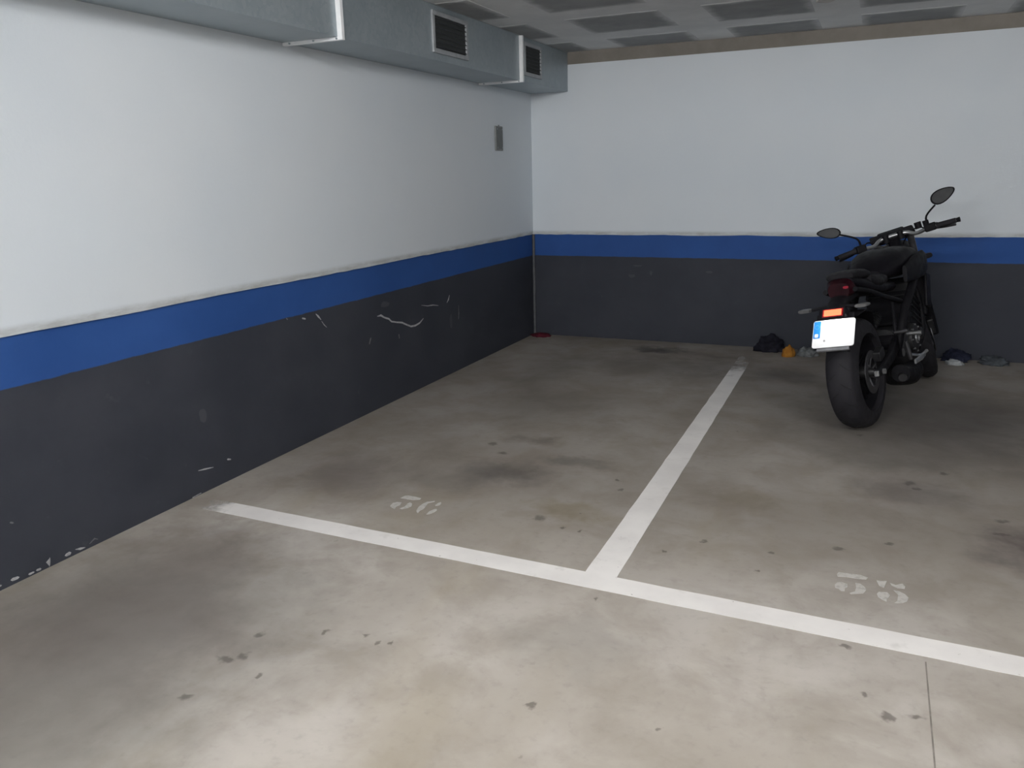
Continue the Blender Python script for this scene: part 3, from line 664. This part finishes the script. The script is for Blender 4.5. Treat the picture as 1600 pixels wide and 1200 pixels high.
# footpegs and stand
for s in (1, -1):
    m = B(); loft(m, [((.50, s * .155, .44), .008, .03, 3), ((.42, s * .168, .42), .008, .05, 3), ((.33, s * .17, .36), .007, .025, 3)], 12); pb = part('peg_bracket', m, ENG)
    m = B(); tube(m, [(.43, s * .165, .455), (.43, s * .255, .455)], [.011, .013], 10); part('footpeg', m, SIL, par=pb)
    m = B(); tube(m, [(.30, s * .15, .66), (.22, s * .17, .56), (.20, s * .175, .50)], .010, 8); pp = part('pillion_bracket', m, MBK)
    m = B(); tube(m, [(.20, s * .17, .50), (.20, s * .245, .505)], .011, 10); part('pillion_peg', m, DISC, par=pp)
m = B(); tube(m, [(.42, -.185, .33), (.56, -.205, .30), (.62, -.225, .315)], [.009, .008, .011], 8, smooth=3); part('brake_pedal', m, SIL)
m = B(); tube(m, [(.37, -.178, .42), (.385, -.185, .36), (.40, -.187, .305)], [.010, .013, .011], 8); part('heel_guard', m, DISC)
m = B(); tube(m, [(.50, .12, .34), (.46, .205, .16), (.42, .262, -.048)], [.014, .012, .011], 10); ss = part('side_stand', m, MBK)
m = B(); obox(m, (.415, .266, -.050), (.07, .05, .010), (LEAN, 0, 0)); part('stand_foot', m, MBK, par=ss, smooth=False, bevel=.003)
# front end (turned with the bars)
for s in (1, -1):
    low = FA + Vector((.0, s * .105, -.01)); d = AD
    m = B(); tube(m, [low, low + d * .40], [.03, .027], 16); fk = part('fork_lower', m, MBK, st=True)
    m = B(); tube(m, [low + d * .38, low + d * .80], .0215, 16); part('fork_tube', m, DISC, st=True)
    m = B(); obox(m, (1.30, s * .085, .36), (.07, .04, .11), (0, -.3, 0)); part('front_caliper', m, ENG, st=True, smooth=False, bevel=.008)
m = B()
secs = []
for k in range(9):
    a = math.radians(20 + 130 * k / 8); secs.append(((1.40 + .325 * math.cos(a), 0, .30 + .325 * math.sin(a)), a))
rings = []
for (c, a) in secs:
    c = Vector(c); nrm = Vector((math.cos(a), 0, math.sin(a))); r = []
    for q in range(9):
        b_ = PI * q / 8; r.append(c + Vector((0, .072 * math.cos(b_), 0)) + nrm * (.028 * math.sin(b_) - .02))
    r += [v - nrm * .004 for v in reversed(r)]
    rings.append([m.verts.new(v) for v in r])
skin(m, rings); part('front_fender', m, BL, st=True)
for zz, nm in ((-.16, 'lower_clamp'), (.035, 'upper_clamp')):
    c = AX + AD * zz; m = B(); obox(m, c + Vector((.035, 0, .015)), (.09, .27, .032), (0, -math.radians(24.5), 0)); part(nm, m, MBK, st=True, smooth=False, bevel=.01)
BAR = [(.882, -.355, .998), (.925, -.22, 1.005), (.985, -.13, .995), (1.015, -.08, 1.02), (1.02, 0, 1.025), (1.015, .08, 1.02), (.985, .13, .995), (.925, .22, 1.005), (.882, .355, .998)]
m = B(); tube(m, BAR, .0125, 12, smooth=5); hb = part('handlebar', m, SIL, st=True)
for s in (1, -1):
    m = B(); tube(m, [(1.02, s * .045, .99), (1.02, s * .045, 1.04)], .022, 12); part('bar_riser', m, MBK, st=True)
    g0 = Vector((.884, s * .35, .998)); g1 = Vector((.918, s * .245, 1.004)); dd = (g0 - g1).normalized()
    m = B(); tube(m, [g1, g1 + dd * .006, g1 + dd * .012, g0, g0 + dd * .004], [.021, .021, .0165, .0165, .012], 14); part('grip', m, RUB, par=hb, st=True)
    m = B(); tube(m, [g0 + dd * .004, g0 + dd * .024], [.014, .016], 12); part('bar_end', m, MBK, par=hb, st=True)
    m = B(); obox(m, g1 - dd * .035, (.06, .065, .05), (0, 0, s * .3)); part('switch_gear', m, MBK, par=hb, st=True, smooth=False, bevel=.01)
    q = g1 - dd * .045
    m = B(); tube(m, [q + Vector((.03, 0, .0)), q + Vector((.075, s * .03, -.01)), g1 + dd * .04 + Vector((.07, 0, -.02)), g0 + Vector((.045, 0, -.025))], [.012, .010, .007, .008], 8, smooth=3); part('lever', m, DISC if s < 0 else MBK, par=hb, st=True)
    if s < 0:
        m = B(); tube(m, [q + Vector((.04, .05, .012)), q + Vector((.04, .05, .055))], .021, 14); part('fluid_reservoir', m, MBK, par=hb, st=True)
        m = B(); tube(m, [q + Vector((.03, .005, .01)), q + Vector((.03, .005, .05))], .018, 12); part('mirror_clamp', m, MBK, par=hb, st=True)
    # mirror
    base = q + Vector((.03, 0, .02)); head = Vector((.985, s * .335, 1.175)) if s < 0 else Vector((1.0, s * .365, 1.172))
    top = head + Vector((.012, -s * .055, -.045 if s < 0 else -.028))
    m = B(); tube(m, [base, base + Vector((.02, s * .012, .055)), top], [.0075, .006, .006], 8, smooth=4); mi = part('mirror_stem', m, MBK, st=True)
    m = B(); tl_ = .28 * (1 if s < 0 else -.15)
    R_ = Matrix.Translation(head) @ Matrix.Rotation(-s * .05 + (-.30 if s < 0 else .36), 4, 'X')
    rg = []
    for (xo, sc) in ((-.010, .90), (-.006, 1.0), (.010, .92), (.026, .60), (.032, .2)):
        r = []
        for k in range(24):
            a = 2 * PI * k / 24; yy = math.cos(a); zz = math.sin(a)
            yy2 = .076 * yy * sc; taper = 1 + (-.28 if True else 0) * (yy * s)   # pointed outer end
            r.append(m.verts.new(R_ @ Vector((xo, yy2, .043 * (1 if s < 0 else .8) * zz * sc * taper))))
        rg.append(r)
    skin(m, rg); mh = part('mirror_housing', m, MBK, par=mi, st=True)
    m = B(); rr = [m.verts.new(R_ @ Vector((-.0112, .066 * math.cos(2 * PI * k / 24), .036 * (1 if s < 0 else .8) * math.sin(2 * PI * k / 24) * (1 - .28 * math.cos(2 * PI * k / 24) * s)))) for k in range(24)]
    r2 = [m.verts.new(v.co + (R_.to_3x3() @ Vector((.002, 0, 0)))) for v in rr]
    skin(m, [rr, r2]); part('mirror_glass', m, worn('mirror_dim', (.035, .037, .04), (.045, .047, .05), .5, 0, .2), par=mi, st=True)
# instrument, headlamp, cables
m = B(); obox(m, (1.10, 0, 1.025), (.05, .17, .075), (0, .75, 0)); ip = part('instrument_panel', m, MBK, st=True, smooth=False, bevel=.012)
m = B(); obox(m, (1.080, 0, 1.044), (.004, .14, .055), (0, .75, 0)); part('display', m, worn('display_dark', (.02, .022, .025), (.03, .032, .035), .2), par=ip, st=True, smooth=False)
m = B(); loft(m, [((1.10, 0, .89), .07, .06, 3), ((1.17, 0, .895), .105, .09, 3), ((1.24, 0, .89), .10, .085, 3), ((1.27, 0, .88), .075, .065, 2.6)], 28); hl = part('headlamp', m, MBK, st=True)
m = B(); loft(m, [((1.262, 0, .88), .078, .066, 2.6), ((1.285, 0, .876), .06, .05, 2.4)], 24); part('headlamp_lens', m, worn('lens_grey', (.4, .42, .44), (.45, .47, .5), .1), par=hl, st=True)
for s in (1, -1):
    m = B(); tube(m, [(1.10, s * .10, .83), (1.10, s * .14, .83)], .008, 8); fi = part('front_indicator', m, MBK, st=True)
    m = B(); loft(m, [((1.075, s * .165, .83), .030, .016, 3), ((1.10, s * .165, .83), .032, .018, 3), ((1.13, s * .165, .83), .022, .012, 3)], 14); part('front_indicator_lens', m, MBK, par=fi, st=True)
    m = B(); tube(m, [(.97, s * .19, 1.0), (1.06, s * .15, 1.03), (1.13, s * .06, .96), (1.10, s * .03, .84)], .005, 6, smooth=5); part('control_cable', m, MBK, st=True)
Rz = Matrix.Rotation(PI / 2 - HD, 4, 'Z') @ Matrix.Rotation(-LEAN, 4, 'X')
mc.matrix_world = Matrix.Translation((2.885, -2.035, .003)) @ Rz
